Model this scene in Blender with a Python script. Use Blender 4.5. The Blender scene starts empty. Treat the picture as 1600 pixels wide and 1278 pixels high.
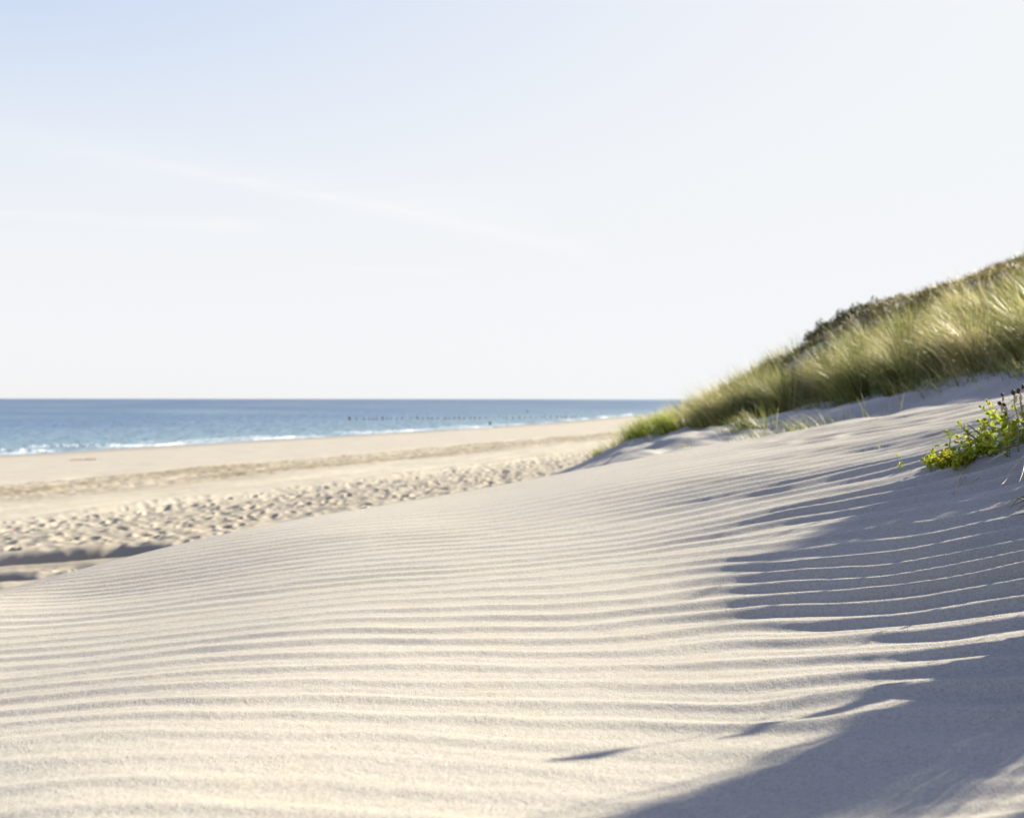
import bpy, math, random
import numpy as np
from mathutils import Vector, Matrix

R = math.radians
rng = np.random.default_rng(7)
random.seed(7)
scene = bpy.context.scene
COL = scene.collection

# ------------------------------------------------------------------ camera
# World axes: camera above the origin looking along +Y, X to the right, Z up; eye at z = 0, the sea lies at z = -4
LENS = 35.0
F = 1600 * LENS / 36.0            # focal length in pixels of the 1600 px wide photograph
cam_data = bpy.data.cameras.new('camera')
cam_data.lens = LENS
cam_data.sensor_width = 36
cam_data.clip_start = 0.05
cam_data.clip_end = 60000
cam_data.dof.use_dof = True
cam_data.dof.focus_distance = 2.35
cam_data.dof.aperture_fstop = 4.0
cam_data.dof.aperture_blades = 7
cam = bpy.data.objects.new('camera', cam_data)
COL.objects.link(cam)
cam.matrix_world = Matrix.Rotation(R(-0.06), 4, 'Y') @ Matrix.Rotation(R(90 - 0.57), 4, 'X')
scene.camera = cam

# ------------------------------------------------------------------ sun, sky, exposure
SUN_EL = R(25)
SUN_AZ = R(57)                    # from +Y towards +X
SUN_DIR = Vector((math.sin(SUN_AZ) * math.cos(SUN_EL), math.cos(SUN_AZ) * math.cos(SUN_EL), math.sin(SUN_EL)))
sun_data = bpy.data.lights.new('sun', 'SUN')
sun_data.energy = 5.0
sun_data.angle = R(0.5)
sun_data.color = (1.0, 0.90, 0.70)
sun = bpy.data.objects.new('sun', sun_data)
sun.rotation_euler = SUN_DIR.to_track_quat('Z', 'Y').to_euler()
COL.objects.link(sun)

world = bpy.data.worlds.new('World')
scene.world = world
world.use_nodes = True
wt = world.node_tree
wt.nodes.clear()
def wn(t, **k):
    n = wt.nodes.new(t)
    for a, b in k.items(): setattr(n, a, b)
    return n
w_out = wn('ShaderNodeOutputWorld')
w_bg = wn('ShaderNodeBackground')
w_sky = wn('ShaderNodeTexSky', sky_type='NISHITA')
w_sky.sun_disc = False
w_sky.sun_elevation = SUN_EL
w_sky.sun_rotation = SUN_AZ
w_sky.altitude = 0
w_sky.air_density = 1.0
w_sky.dust_density = 1.0
w_sky.ozone_density = 1.0
w_bg.inputs['Strength'].default_value = 0.10
w_hsv = wn('ShaderNodeHueSaturation')
w_hsv.inputs['Saturation'].default_value = 0.95
# soft shoulder on the very wide range of the physical sky: L^3 / (L^3 + k^3)
def wvec(op, a, b):
    n = wn('ShaderNodeVectorMath', operation=op)
    for i, v in enumerate((a, b)):
        if isinstance(v, tuple): n.inputs[i].default_value = v
        else: wt.links.new(v, n.inputs[i])
    return n.outputs[0]
w_sq = wvec('MULTIPLY', w_sky.outputs[0], w_sky.outputs[0])
w_cu = wvec('MULTIPLY', w_sq, w_sky.outputs[0])
w_soft = wvec('DIVIDE', w_cu, wvec('ADD', w_cu, (1.85, 4.1, 2.7)))
w_soft = wvec('MULTIPLY', w_soft, (2.58, 2.67, 2.74))
# thin cirrus streaks: noise over the sky plane (direction divided by its height)
w_tc = wn('ShaderNodeTexCoord')
w_sep = wn('ShaderNodeSeparateXYZ')
w_map = wn('ShaderNodeCombineXYZ')
def wmath(op, a, b=None, clamp=False):
    n = wn('ShaderNodeMath', operation=op, use_clamp=clamp)
    for i, v in enumerate((a, b)):
        if v is None: continue
        if isinstance(v, (int, float)): n.inputs[i].default_value = v
        else: wt.links.new(v, n.inputs[i])
    return n.outputs[0]
wl = wt.links.new
wl(w_tc.outputs['Generated'], w_sep.inputs[0])
zz = wmath('ADD', wmath('MAXIMUM', w_sep.outputs['Z'], 0.0), 0.06)
ux = wmath('DIVIDE', w_sep.outputs['X'], zz)
uy = wmath('DIVIDE', w_sep.outputs['Y'], zz)
wl(wmath('MULTIPLY', ux, 0.5), w_map.inputs[0]); wl(wmath('MULTIPLY', uy, 1.6), w_map.inputs[1])
w_n = wn('ShaderNodeTexNoise'); w_n.inputs['Scale'].default_value = 1.1; w_n.inputs['Detail'].default_value = 6
w_n.inputs['Roughness'].default_value = 0.62; w_n.inputs['Distortion'].default_value = 0.5
wl(w_map.outputs[0], w_n.inputs['Vector'])
yy_ = wmath('MAXIMUM', w_sep.outputs['Y'], 0.05)
tx_ = wmath('DIVIDE', w_sep.outputs['X'], yy_); ty_ = wmath('DIVIDE', w_sep.outputs['Z'], yy_)
def streak(c, m, q, width, x0, x1, amp):
    """a long thin cirrus band in the sky: height c + m t + q t^2, t = direction east of north"""
    mid = wmath('ADD', wmath('ADD', wmath('MULTIPLY', tx_, m), c), wmath('MULTIPLY', wmath('MULTIPLY', tx_, tx_), q))
    mid = wmath('ADD', mid, wmath('MULTIPLY', wmath('SUBTRACT', w_n.outputs[0], .5), .035))
    d = wmath('DIVIDE', wmath('SUBTRACT', ty_, mid), width)
    g = wmath('POWER', 2.718, wmath('MULTIPLY', wmath('MULTIPLY', d, d), -1.0))
    k = wn('ShaderNodeMapRange', interpolation_type='SMOOTHSTEP'); wl(tx_, k.inputs[0]); k.inputs[1].default_value = x0; k.inputs[2].default_value = x0 + .18
    k2 = wn('ShaderNodeMapRange', interpolation_type='SMOOTHSTEP'); wl(tx_, k2.inputs[0]); k2.inputs[1].default_value = x1; k2.inputs[2].default_value = x1 - .10
    return wmath('MULTIPLY', wmath('MULTIPLY', g, amp), wmath('MULTIPLY', k.outputs[0], k2.outputs[0]))
brk = wn('ShaderNodeMapRange'); wl(w_n.outputs[0], brk.inputs[0]); brk.inputs[1].default_value = .35; brk.inputs[2].default_value = .65; brk.inputs[3].default_value = .10; brk.inputs[4].default_value = 1.0
cl = streak(.150, -.075, 0, .0055, -.75, -.17, .42)
cl = wmath('ADD', cl, streak(.161, -.215, -.03, .0065, -.50, .12, .30))
cl = wmath('ADD', cl, streak(.125, -.03, 0, .0035, -.24, -.02, .5))
cl = wmath('ADD', cl, streak(.185, -.14, 0, .020, -.62, .06, .22))
cl_amt = wmath('MULTIPLY', cl, brk.outputs[0], clamp=True)
w_mix = wn('ShaderNodeMix', data_type='RGBA')
wl(cl_amt, w_mix.inputs[0])
# pale haze low over the sea
w_hz = wn('ShaderNodeMapRange', interpolation_type='SMOOTHSTEP')
for i, v in ((1, -.02), (2, .34), (3, 1.0), (4, 0.0)): w_hz.inputs[i].default_value = v
wl(w_sep.outputs['Z'], w_hz.inputs[0])
w_hm = wn('ShaderNodeMix', data_type='RGBA')
wl(wmath('MULTIPLY', w_hz.outputs[0], .85), w_hm.inputs[0]); wl(w_soft, w_hm.inputs[6]); w_hm.inputs[7].default_value = (2.62, 2.65, 2.71, 1)
wl(w_hm.outputs[2], w_hsv.inputs['Color'])
wl(w_hsv.outputs[0], w_mix.inputs[6])
w_mix.inputs[7].default_value = (2.86, 2.86, 2.88, 1)
wl(w_mix.outputs[2], w_bg.inputs['Color'])
wl(w_bg.outputs[0], w_out.inputs[0])

scene.view_settings.view_transform = 'Standard'
scene.view_settings.look = 'None'
scene.view_settings.gamma = 1
scene.view_settings.exposure = 1.8
scene.cycles.max_bounces = 6
scene.cycles.use_denoising = True
scene.cycles.filter_width = 1.5

# ------------------------------------------------------------------ helpers
def hash2(ix, iy, seed):
    h = (ix.astype(np.int64) * 374761393 + iy.astype(np.int64) * 668265263 + seed * 2147483647) & 0xffffffff
    h = ((h ^ (h >> 13)) * 1274126177) & 0xffffffff
    h = (h ^ (h >> 16)) & 0xffffffff
    return h / 4294967295.0

def noise(x, y, seed=0):
    """gradient noise, about -0.7..0.7"""
    x = np.asarray(x, float); y = np.asarray(y, float)
    ix = np.floor(x); iy = np.floor(y)
    fx = x - ix; fy = y - iy
    u = fx * fx * fx * (fx * (fx * 6 - 15) + 10); v = fy * fy * fy * (fy * (fy * 6 - 15) + 10)
    def g(dx, dy):
        a = hash2(ix + dx, iy + dy, seed) * 2 * np.pi
        return np.cos(a) * (fx - dx) + np.sin(a) * (fy - dy)
    return (g(0, 0) * (1 - u) + g(1, 0) * u) * (1 - v) + (g(0, 1) * (1 - u) + g(1, 1) * u) * v

def fbm(x, y, o=4, seed=0, rough=0.5):
    s = 0; a = 1
    for k in range(o):
        s = s + a * noise(x * 2 ** k + 13.7 * k, y * 2 ** k - 7.1 * k, seed + k); a *= rough
    return s

def sstep(x, a, b):
    t = np.clip((x - a) / (b - a), 0, 1)
    return t * t * (3 - 2 * t)

def smax(a, b, k):
    h = np.clip(0.5 + 0.5 * (a - b) / k, 0, 1)
    return b * (1 - h) + a * h + k * h * (1 - h)

class TPS:
    def __init__(s, pts, lam=0.0):
        P = np.array(pts, float); s.c = P[:, :2]; n = len(P)
        K = s.k(s.c[:, None, :] - s.c[None, :, :]) + lam * np.eye(n)
        Q = np.hstack([np.ones((n, 1)), s.c])
        A = np.vstack([np.hstack([K, Q]), np.hstack([Q.T, np.zeros((3, 3))])])
        s.w = np.linalg.solve(A, np.concatenate([P[:, 2], np.zeros(3)]))
    def k(s, d):
        r2 = (d ** 2).sum(-1)
        return 0.5 * r2 * np.log(r2 + 1e-12)
    def __call__(s, x, y):
        x = np.asarray(x, float); y = np.asarray(y, float)
        sh = x.shape; x = x.ravel(); y = y.ravel(); out = np.empty(len(x)); n = len(s.c)
        for a in range(0, len(x), 40000):
            b = min(len(x), a + 40000)
            xx = x[a:b, None] - s.c[None, :, 0]; yy = y[a:b, None] - s.c[None, :, 1]
            r2 = xx * xx + yy * yy
            out[a:b] = (0.5 * r2 * np.log(r2 + 1e-12)) @ s.w[:n] + s.w[n] + s.w[n + 1] * x[a:b] + s.w[n + 2] * y[a:b]
        return out.reshape(sh)

def P(px, py, d):
    return ((px - 800) / F * d, d, -(py - 623) / F * d)

# ------------------------------------------------------------------ shape of the land
SEA = -4.0
# waterline in plan
WL = np.array([(-260, -400), (-112, -90), (-70, 0), (-36, 70), (-20, 104), (0, 148), (32, 249), (59, 328), (160, 620), (420, 1300)], float)
def shore(x, y):
    """signed distance inland of the waterline, and distance along it"""
    yy = np.asarray(y, float); xx = np.asarray(x, float)
    wx = np.interp(yy, WL[:, 1], WL[:, 0])
    sl = (np.interp(yy + 25, WL[:, 1], WL[:, 0]) - np.interp(yy - 25, WL[:, 1], WL[:, 0])) / 50
    c = 1 / np.sqrt(1 + sl * sl)
    return (xx - wx) * c, yy / c + 0.2 * xx

ctrl = []
def col(px, lst):
    for py, d in lst: ctrl.append(P(px, py, d))
col(-250, [(1300, 1.18), (1120, 1.75), (1010, 2.4), (975, 2.9)])
col(100, [(1247, 1.22), (1118, 1.6), (1035, 2.03), (967, 2.57), (931, 3.02), (897, 3.7)])
col(500, [(1261, 1.22), (1112, 1.58), (995, 2.03), (925, 2.54), (875, 3.03), (836, 3.52), (806, 4.42)])
col(750, [(770, 4.8), (812, 3.7)])
col(975, [(1285, 1.2), (1128, 1.56), (1019, 1.92), (937, 2.28), (889, 2.59), (817, 3.28), (757, 4.08), (727, 5.2)])
col(1200, [(1020, 1.87), (905, 2.38), (810, 2.95), (730, 3.95), (689, 5.2)])
col(1400, [(1269, 1.24), (1116, 1.5), (1018, 1.8), (903, 2.25), (818, 2.65), (745, 3.2), (700, 3.9), (665, 5.0)])
col(1600, [(1275, 1.2), (1100, 1.5), (1000, 1.75), (868, 2.2), (780, 2.6), (700, 3.1), (655, 3.9), (642, 4.8)])
for p in [(-0.5, .3, -.5), (.6, .3, -.5), (0, -1, -.52), (-1.2, 0, -.52), (1.3, .7, -.40), (1.6, 1.6, -.30), (-2.2, 1.0, -.75), (-2.6, 3.0, -1.15),
          (2.2, 2.3, -.06), (2.1, 3.0, -.04), (3.1, 3.8, .05), (2.2, 1.2, -.12), (2.6, 5.0, .0), (3.6, 5.0, .12), (4.0, 2.0, .3), (3.5, 0, .1), (5.5, 4.0, .5), (6, 0, .6), (2, -4, -.5), (-2, -5, -.9), (8, -6, .8),
          # fall to the beach behind the crest
          (-2.3, 6.2, -1.12), (-3.6, 5.2, -1.55), (-4.2, 8.2, -2.25), (-1.2, 8.5, -1.25), (-6, 2, -2.3), (-6, -3, -2.1), (-9, 6, -3.2), (-7, 11, -3.2), (-4.5, 14, -3.0), (0, 8.4, -.83), (-.8, 12, -1.6), (-2.5, 22, -2.7), (0.2, 16, -1.45), (1.0, 24, -1.9), (2.6, 33, -2.2), (6, 48, -3)]: ctrl.append(p)
# hollow between the near dune and the grassy foredune
for p in [(1100, 700, 8.0), (1000, 716, 9.0), (1060, 691, 11.5), (960, 712, 13), (985, 694, 17), (1100, 672, 14), (1200, 682, 7.6), (1250, 664, 10.0), (1180, 665, 12), (1330, 668, 8), (1450, 638, 8.6), (1600, 600, 8), (1500, 640, 7), (1600, 636, 6.4)]: ctrl.append(P(*p))
# body of the foredune (bare sand height, grass stands on it)
for p in [(1020, 702, 22), (1100, 670, 24), (1150, 636, 22), (1200, 592, 20), (1250, 547, 20), (1300, 516, 20), (1350, 494, 20), (1400, 473, 20), (1455, 460, 20), (1490, 454, 20), (1545, 424, 20), (1580, 405, 20), (1625, 402, 19), (1750, 370, 18),
          (1300, 612, 14), (1400, 575, 14), (1500, 545, 13), (1600, 510, 13), (1200, 640, 15.5), (1400, 640, 9.4), (1320, 655, 9.8), (1500, 606, 9.4), (1600, 575, 9.4)]: ctrl.append(P(*p))
for p in [(5.2, 30, -.7), (9, 30, 1.3), (13, 32, 2.4), (14, 20, 2.9), (12, 12, 2.2), (9, 7, 1.2), (18, 10, 3.0), (20, 28, 2.6), (12, 0, 1.5), (12, 45, .8), (20, 45, 2.2), (20, -8, 2)]: ctrl.append(p)
DUNE = TPS(ctrl, 0.0006)

def beach_profile(s):
    return np.interp(s, [-120, -60, -15, 0, 15, 30, 40, 50, 58, 70, 90], [-7.5, -6.2, -4.5, -4.0, -3.50, -3.0, -2.55, -1.95, -1.5, -1.2, -1.2])

phase_pts = []
for px, rows in {
    100: {0: 1247, 1: 1216, 2: 1182, 3: 1147, 4: 1118, 5: 1098, 7: 1065, 9: 1035, 11: 1008, 13: 985, 15: 967, 17: 950, 19: 937, 21: 925, 23: 914},
    500: {0: 1261, 1: 1216, 2: 1179, 3: 1143, 4: 1112, 5: 1081, 6: 1055, 8: 1015, 10: 983, 12: 957, 14: 936, 16: 915, 18: 897, 20: 882, 22: 868, 24: 855, 26: 842, 28: 830},
    975: {1: 1245, 2: 1209, 3: 1166, 4: 1128, 5: 1098, 6: 1069, 7: 1041, 8: 1019, 10: 970, 12: 937, 14: 904, 16: 875, 18: 857, 20: 839, 22: 817, 24: 800, 26: 786, 28: 771, 30: 757},
    1150: {4: 1132, 5: 1104, 6: 1071, 7: 1038, 8: 1003, 9: 978, 11: 936, 13: 897},
    1400: {1: 1272, 2: 1229, 3: 1172, 4: 1122, 5: 1085, 6: 1052, 7: 1018, 8: 990, 9: 964, 10: 943, 11: 923, 12: 903, 13: 882, 14: 861, 15: 840, 16: 818, 17: 800, 18: 783},
    1590: {1: 1275, 2: 1222, 3: 1162, 4: 1116, 6: 1036, 7: 1002, 8: 966, 9: 936, 10: 912, 11: 890, 12: 868, 14: 828}}.items():
    for i, py in rows.items():
        # march the ray to the bare dune surface
        phase_pts.append((px, py, i))
def raymarch(px, py, fn, d0=0.8, d1=9.0):
    ds = np.linspace(d0, d1, 900)
    zr = -(py - 623) / F * ds
    zg = fn((px - 800) / F * ds, ds)
    k = np.argmax(zr < zg)
    return ds[k] if (zr < zg).any() else None
tmp = []
for px, py, i in phase_pts:
    d = raymarch(px, py, DUNE)
    if d is not None: tmp.append(((px - 800) / F * d, d, i))
for x in (-1.6, -.6, .3, 1.2, 2.2):   # keep the wavelength outside the traced part
    tmp.append((x, .45, -8 + (x > 1) * -1)); tmp.append((x - .6, 5.6, 42 - abs(x) * 2))
PHASE = TPS(tmp, 0.004)

# left edge of the rippled dune where it drops to the trampled beach, right edge is the foredune
RUTS = ((31.0, 0, .28, .05, .35), (34.2, 0, .35, .12, .6), (36.2, .006, .3, .08, .5), (37.4, -.012, .3, .08, .45), (39.4, 0, .35, .10, .5), (41.4, .014, .3, .08, .5),
        (42.9, -.004, .25, .07, .5), (44.6, 0, .3, .08, .55), (46.2, .022, .25, .06, .4), (47.8, 0, .35, .11, .6), (49.6, .01, .3, .10, .45))
def land(x, y, detail=True):
    x = np.asarray(x, float); y = np.asarray(y, float)
    s, u = shore(x, y)
    r = np.hypot(x, y)
    dune = np.full(x.shape, -9.0)
    near = (r < 60) & (y > -30)
    if near.any():
        dune[near] = np.clip(DUNE(x[near], y[near]), -9, 3.4)
    inland = -1.6 + sstep(s, 58, 82) * 3.2 + fbm(x / 14, y / 14, 3, 5) * 1.2 * sstep(s, 56, 75)
    w = sstep(r, 32, 58) * 1.0
    w = np.where(y < -20, np.maximum(w, sstep(-y, 20, 28)), w)
    dune = dune * (1 - w) + np.where(s > 50, inland, -9) * w
    dune = np.where((w > 0.999) & (s <= 50), -9, dune)
    beach = beach_profile(s)
    if detail:
        # churned beach: vehicle ruts parallel to the water and a trampled strip under the dune
        wob = noise(u / 23, s * 0 + 3.1, 31) * 1.6 + noise(u / 6, s * 0 + 1.1, 32) * .25
        sw = s + wob
        rut = np.zeros_like(x)
        for c, kk, wd, dp, tn in RUTS:
            c = c + kk * (u - 50)
            q = (sw - c) / wd
            rut += -1.5 * dp * np.exp(-q * q) + dp * .9 * np.exp(-(np.abs(q) - 1.9) ** 2 * 1.6)
        broken = 0.55 + 0.6 * noise(u / 3.1, s / 3, 41)
        fade_far = 1 - sstep(r, 160, 260)
        beach = beach + rut * broken * fade_far
        churn = sstep(sw, 33.5, 35) * (1 - sstep(sw, 41, 43))
        rough = fbm(x * 1.9, y * 1.9, 3, 51, .6)
        beach = beach + (churn + .12 * sstep(sw, 30, 32) * (1 - churn)) * rough * .06 * (1 - sstep(r, 70, 140))
        # footprints: jittered pits
        foot = sstep(sw, 47.5, 50.5)
        for cx, cy, ax, ay in ((-5.35, 10.6, 2.6, 1.1), (-4.9, 8.6, 1.4, .9)):
            foot = foot * (.25 + .75 * sstep(np.hypot((x - cx) / ax, (y - cy) / ay), .7, 1.15))
        fp = footprints(x, y)
        beach = beach + foot * fp * (1 - sstep(r, 60, 120))
        beach = beach + fbm(x / 5, y / 5, 3, 61) * .05 * sstep(s, 4, 12)
    z = smax(dune, beach, 0.16)
    if detail:
        onhill = sstep(z - beach, .2, 1) * sstep(r, 6.5, 10)
        z = z + onhill * (fbm(x * .55, y * .55, 4, 71) * .22 + fbm(x * 3, y * 3, 2, 73) * .03)
        # two dug hollows with sharp rims at the foot of the near dune (left edge of the view)
        for cx, cy, ax, ay, rot, dep in ((-5.35, 10.5, 2.3, .66, .20, .60), (-5.2, 8.9, .95, .38, .1, .32)):
            dx = x - cx; dy = y - cy
            a = dx * math.cos(rot) + dy * math.sin(rot); b = -dx * math.sin(rot) + dy * math.cos(rot)
            q = np.sqrt((a / ax) ** 2 + (b / ay) ** 2) + noise(x * 1.7, y * 1.7, 81) * .12
            z = z - dep * (1 - sstep(q, .45, 1.0)) + .05 * np.exp(-((q - 1.2) / .2) ** 2)
    return z, s, u

def footprints(x, y):
    cell = 0.37
    gx = np.floor(x / cell); gy = np.floor(y / cell)
    h = np.zeros_like(x)
    for dx in (-1, 0, 1):
        for dy in (-1, 0, 1):
            cx = gx + dx; cy = gy + dy
            ox = (cx + .15 + .7 * hash2(cx, cy, 3)) * cell; oy = (cy + .15 + .7 * hash2(cx, cy, 4)) * cell
            an = hash2(cx, cy, 5) * np.pi; sz = .75 + .6 * hash2(cx, cy, 6); on = hash2(cx, cy, 8) < .8
            a = (x - ox) * np.cos(an) + (y - oy) * np.sin(an); b = -(x - ox) * np.sin(an) + (y - oy) * np.cos(an)
            q = np.sqrt((a / (.14 * sz)) ** 2 + (b / (.075 * sz)) ** 2)
            h += on * (-.066 * (1 - sstep(q, .25, 1.15)) + .014 * np.exp(-((q - 1.3) / .3) ** 2))
    return h + .045 * fbm(x * 1.4, y * 1.4, 4, 91, .6)

def ripple(x, y, zb):
    """wind ripples on the near dune"""
    m = (y > .1) & (y < 9) & (np.abs(x) < 8)
    out = np.zeros_like(x)
    xs = x[m]; ys = y[m]
    i = PHASE(xs, ys)
    i = i + .40 * noise(xs * 1.3, ys * 2.2, 101) + .24 * noise(xs * 4, ys * 7, 102) + .55 * noise(xs * .45 + 3, ys * .6, 103)
    ph = 2 * np.pi * i
    amp = 1.0 - .80 * sstep(i, 25, 34) * (1 - sstep(xs, .9, 1.9))
    amp *= .55 + 1.16 * sstep(xs, .1, 1.0) + .5 * sstep(xs, .9, 1.5)                    # stronger towards the right
    amp *= 1 + .55 * sstep(xs, .2, .6) * (1 - sstep(i, 9, 12)) * sstep(i, 2.5, 5)
    amp *= .62 + .38 * sstep(i, 1, 7)
    amp *= 1 - sstep(ys, 5.2, 7.5)
    amp *= 1 - .85 * sstep(xs - .25 * ys, 1.15, 1.7)
    amp *= np.clip(.95 + .75 * noise(xs * .9, ys * 2.6, 104) + .3 * noise(xs * 3, ys * 9, 107), .25, 1.6)
    amp *= sstep(ys + xs * .0, .35, .8)
    ph2 = 2 * np.pi * (i * 1.17 + 1.1 * noise(xs * .7, ys * .9, 108) + .2)
    h = .0046 * (.86 * np.cos(ph + .9) + .33 * np.cos(2 * ph + 2.4) + .34 * np.cos(ph2) * (.6 + .5 * sstep(xs, .2, 1.0)))
    fine = .0011 * noise(xs * 7, ys * 26, 105) + .0007 * noise(xs * 22, ys * 50, 106)
    out[m] = h * amp + fine * (1 - sstep(ys, 3, 5))
    return out

def ground_z(x, y):
    x = np.atleast_1d(np.asarray(x, float)); y = np.atleast_1d(np.asarray(y, float))
    z, s, u = land(x, y)
    return z + ripple(x, y, z)
def gz(x, y): return float(ground_z([x], [y])[0])

def hit(px, py, d0=.8, d1=40):
    """where the view line through a photo pixel meets the land (used only to read positions off the photograph)"""
    ds = np.geomspace(d0, d1, 1600)
    zr = -(py - 623) / F * ds
    zg, _, _ = land((px - 800) / F * ds, ds, False)
    k = int(np.argmax(zr < zg))
    d = ds[k]
    return (px - 800) / F * d, d

# ------------------------------------------------------------------ materials
def mat(name):
    m = bpy.data.materials.new(name); m.use_nodes = True
    nt = m.node_tree; nt.nodes.clear()
    out = nt.nodes.new('ShaderNodeOutputMaterial')
    return m, nt, out
def N(nt, t, ins=None, **k):
    n = nt.nodes.new(t)
    for a, b in k.items(): setattr(n, a, b)
    if ins:
        for a, b in ins.items():
            if hasattr(b, 'is_linked') or isinstance(b, bpy.types.NodeSocket): nt.links.new(b, n.inputs[a])
            else: n.inputs[a].default_value = b
    return n
def noise_n(nt, vec, scale, detail=3, rough=.5):
    return N(nt, 'ShaderNodeTexNoise', {'Vector': vec, 'Scale': scale, 'Detail': detail, 'Roughness': rough}).outputs[0]
def ramp(nt, fac, stops):
    r = N(nt, 'ShaderNodeValToRGB', {0: fac})
    e = r.color_ramp.elements
    e[0].position, e[0].color = stops[0][0], (*stops[0][1], 1)
    e[1].position, e[1].color = stops[-1][0], (*stops[-1][1], 1)
    for p, c in stops[1:-1]:
        k = e.new(p); k.color = (*c, 1)
    return r.outputs[0]
def mixc(nt, f, a, b, bt='MIX'):
    n = N(nt, 'ShaderNodeMix', data_type='RGBA', blend_type=bt)
    for i, v in ((0, f), (6, a), (7, b)):
        if isinstance(v, bpy.types.NodeSocket): nt.links.new(v, n.inputs[i])
        elif isinstance(v, tuple): n.inputs[i].default_value = (*v, 1)
        else: n.inputs[i].default_value = v
    return n.outputs[2]

def sand_material(name, light, dark, ochre, grain=1.0, use_attr=False):
    m, nt, out = mat(name)
    geo = N(nt, 'ShaderNodeNewGeometry').outputs['Position']
    big = noise_n(nt, geo, .9, 4, .6)
    grain_n = noise_n(nt, geo, 260, 2, .8)
    grain_c = noise_n(nt, geo, 120, 3, .7)
    c = ramp(nt, big, [(.3, dark), (.7, light)])
    warm = noise_n(nt, geo, 5, 3, .6)
    c = mixc(nt, N(nt, 'ShaderNodeMapRange', {0: warm, 1: .5, 2: .75, 3: 0, 4: .35}).outputs[0], c, ochre)
    g = N(nt, 'ShaderNodeMapRange', {0: grain_n, 1: .30, 2: .52, 3: .62, 4: 1.0}).outputs[0]
    g2 = N(nt, 'ShaderNodeMapRange', {0: grain_c, 1: .3, 2: .6, 3: .86, 4: 1.04}).outputs[0]
    gg = N(nt, 'ShaderNodeMath', {0: g, 1: g2}, operation='MULTIPLY').outputs[0]
    c = mixc(nt, .75 * grain, c, N(nt, 'ShaderNodeCombineColor', {0: gg, 1: gg, 2: gg}).outputs[0], 'MULTIPLY')
    bs = N(nt, 'ShaderNodeBsdfPrincipled', {'Roughness': .95, 'Specular IOR Level': .15})
    if use_attr:
        at = N(nt, 'ShaderNodeAttribute', attribute_name='wet').outputs['Fac']
        ch = N(nt, 'ShaderNodeAttribute', attribute_name='churn').outputs['Fac']
        nn = noise_n(nt, geo, 1.7, 5, .7)
        chm = N(nt, 'ShaderNodeMath', {0: ch, 1: N(nt, 'ShaderNodeMapRange', {0: nn, 1: .3, 2: .65, 3: .5, 4: 1.0}).outputs[0]}, operation='MULTIPLY').outputs[0]
        c = mixc(nt, chm, c, (.150, .124, .084))
        c = mixc(nt, at, c, (.20, .165, .125))
        nt.links.new(N(nt, 'ShaderNodeMapRange', {0: at, 1: 0, 2: 1, 3: .95, 4: .22}).outputs[0], bs.inputs['Roughness'])
    nt.links.new(c, bs.inputs['Base Color'])
    hsum = N(nt, 'ShaderNodeMath', {0: noise_n(nt, geo, 420, 2, .6), 1: noise_n(nt, geo, 90, 3, .6)}, operation='ADD').outputs[0]
    bmp = N(nt, 'ShaderNodeBump', {'Height': hsum, 'Strength': .85 * grain, 'Distance': .0020})
    nt.links.new(bmp.outputs[0], bs.inputs['Normal'])
    nt.links.new(bs.outputs[0], out.inputs[0])
    return m

M_dune = sand_material('pale_rippled_sand', (.384, .366, .327), (.354, .337, .297), (.362, .328, .260))
M_beach = sand_material('beach_sand', (.335, .316, .276), (.285, .266, .230), (.29, .26, .205), .6, True)
M_fore = sand_material('foredune_sand', (.34, .33, .305), (.30, .29, .265), (.30, .28, .24), .6)

def grass_material(name, stops, trans=.45, rough=.45):
    m, nt, out = mat(name)
    at = N(nt, 'ShaderNodeAttribute', attribute_name='tint').outputs['Fac']
    c = ramp(nt, at, stops)
    d = N(nt, 'ShaderNodeBsdfPrincipled', {'Base Color': c, 'Roughness': rough, 'Specular IOR Level': .4})
    t = N(nt, 'ShaderNodeBsdfTranslucent', {'Color': c})
    mx = N(nt, 'ShaderNodeMixShader', {0: trans, 1: d.outputs[0], 2: t.outputs[0]})
    nt.links.new(mx.outputs[0], out.inputs[0])
    return m
M_grass = grass_material('marram_grass', [(0, (.03, .045, .012)), (.35, (.09, .12, .03)), (.65, (.22, .235, .065)), (.85, (.36, .33, .14)), (1, (.52, .46, .27))], .48)
M_tuft = grass_material('fresh_tuft_grass', [(0, (.06, .09, .012)), (.6, (.22, .28, .03)), (1, (.40, .40, .08))], .5)
M_shrub = grass_material('shrub_leaves', [(0, (.025, .032, .012)), (.6, (.05, .06, .02)), (1, (.11, .11, .04))], .3)
M_leaf = grass_material('succulent_leaf', [(0, (.07, .13, .012)), (.5, (.20, .29, .02)), (.8, (.38, .43, .03)), (1, (.50, .45, .05))], .5, .6)
M_straw = grass_material('dry_straw', [(0, (.22, .17, .10)), (.5, (.42, .34, .20)), (1, (.58, .50, .34))], .2)
M_brown = grass_material('seed_head_brown', [(0, (.04, .02, .012)), (.5, (.12, .055, .03)), (1, (.26, .13, .07))], .2)

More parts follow.
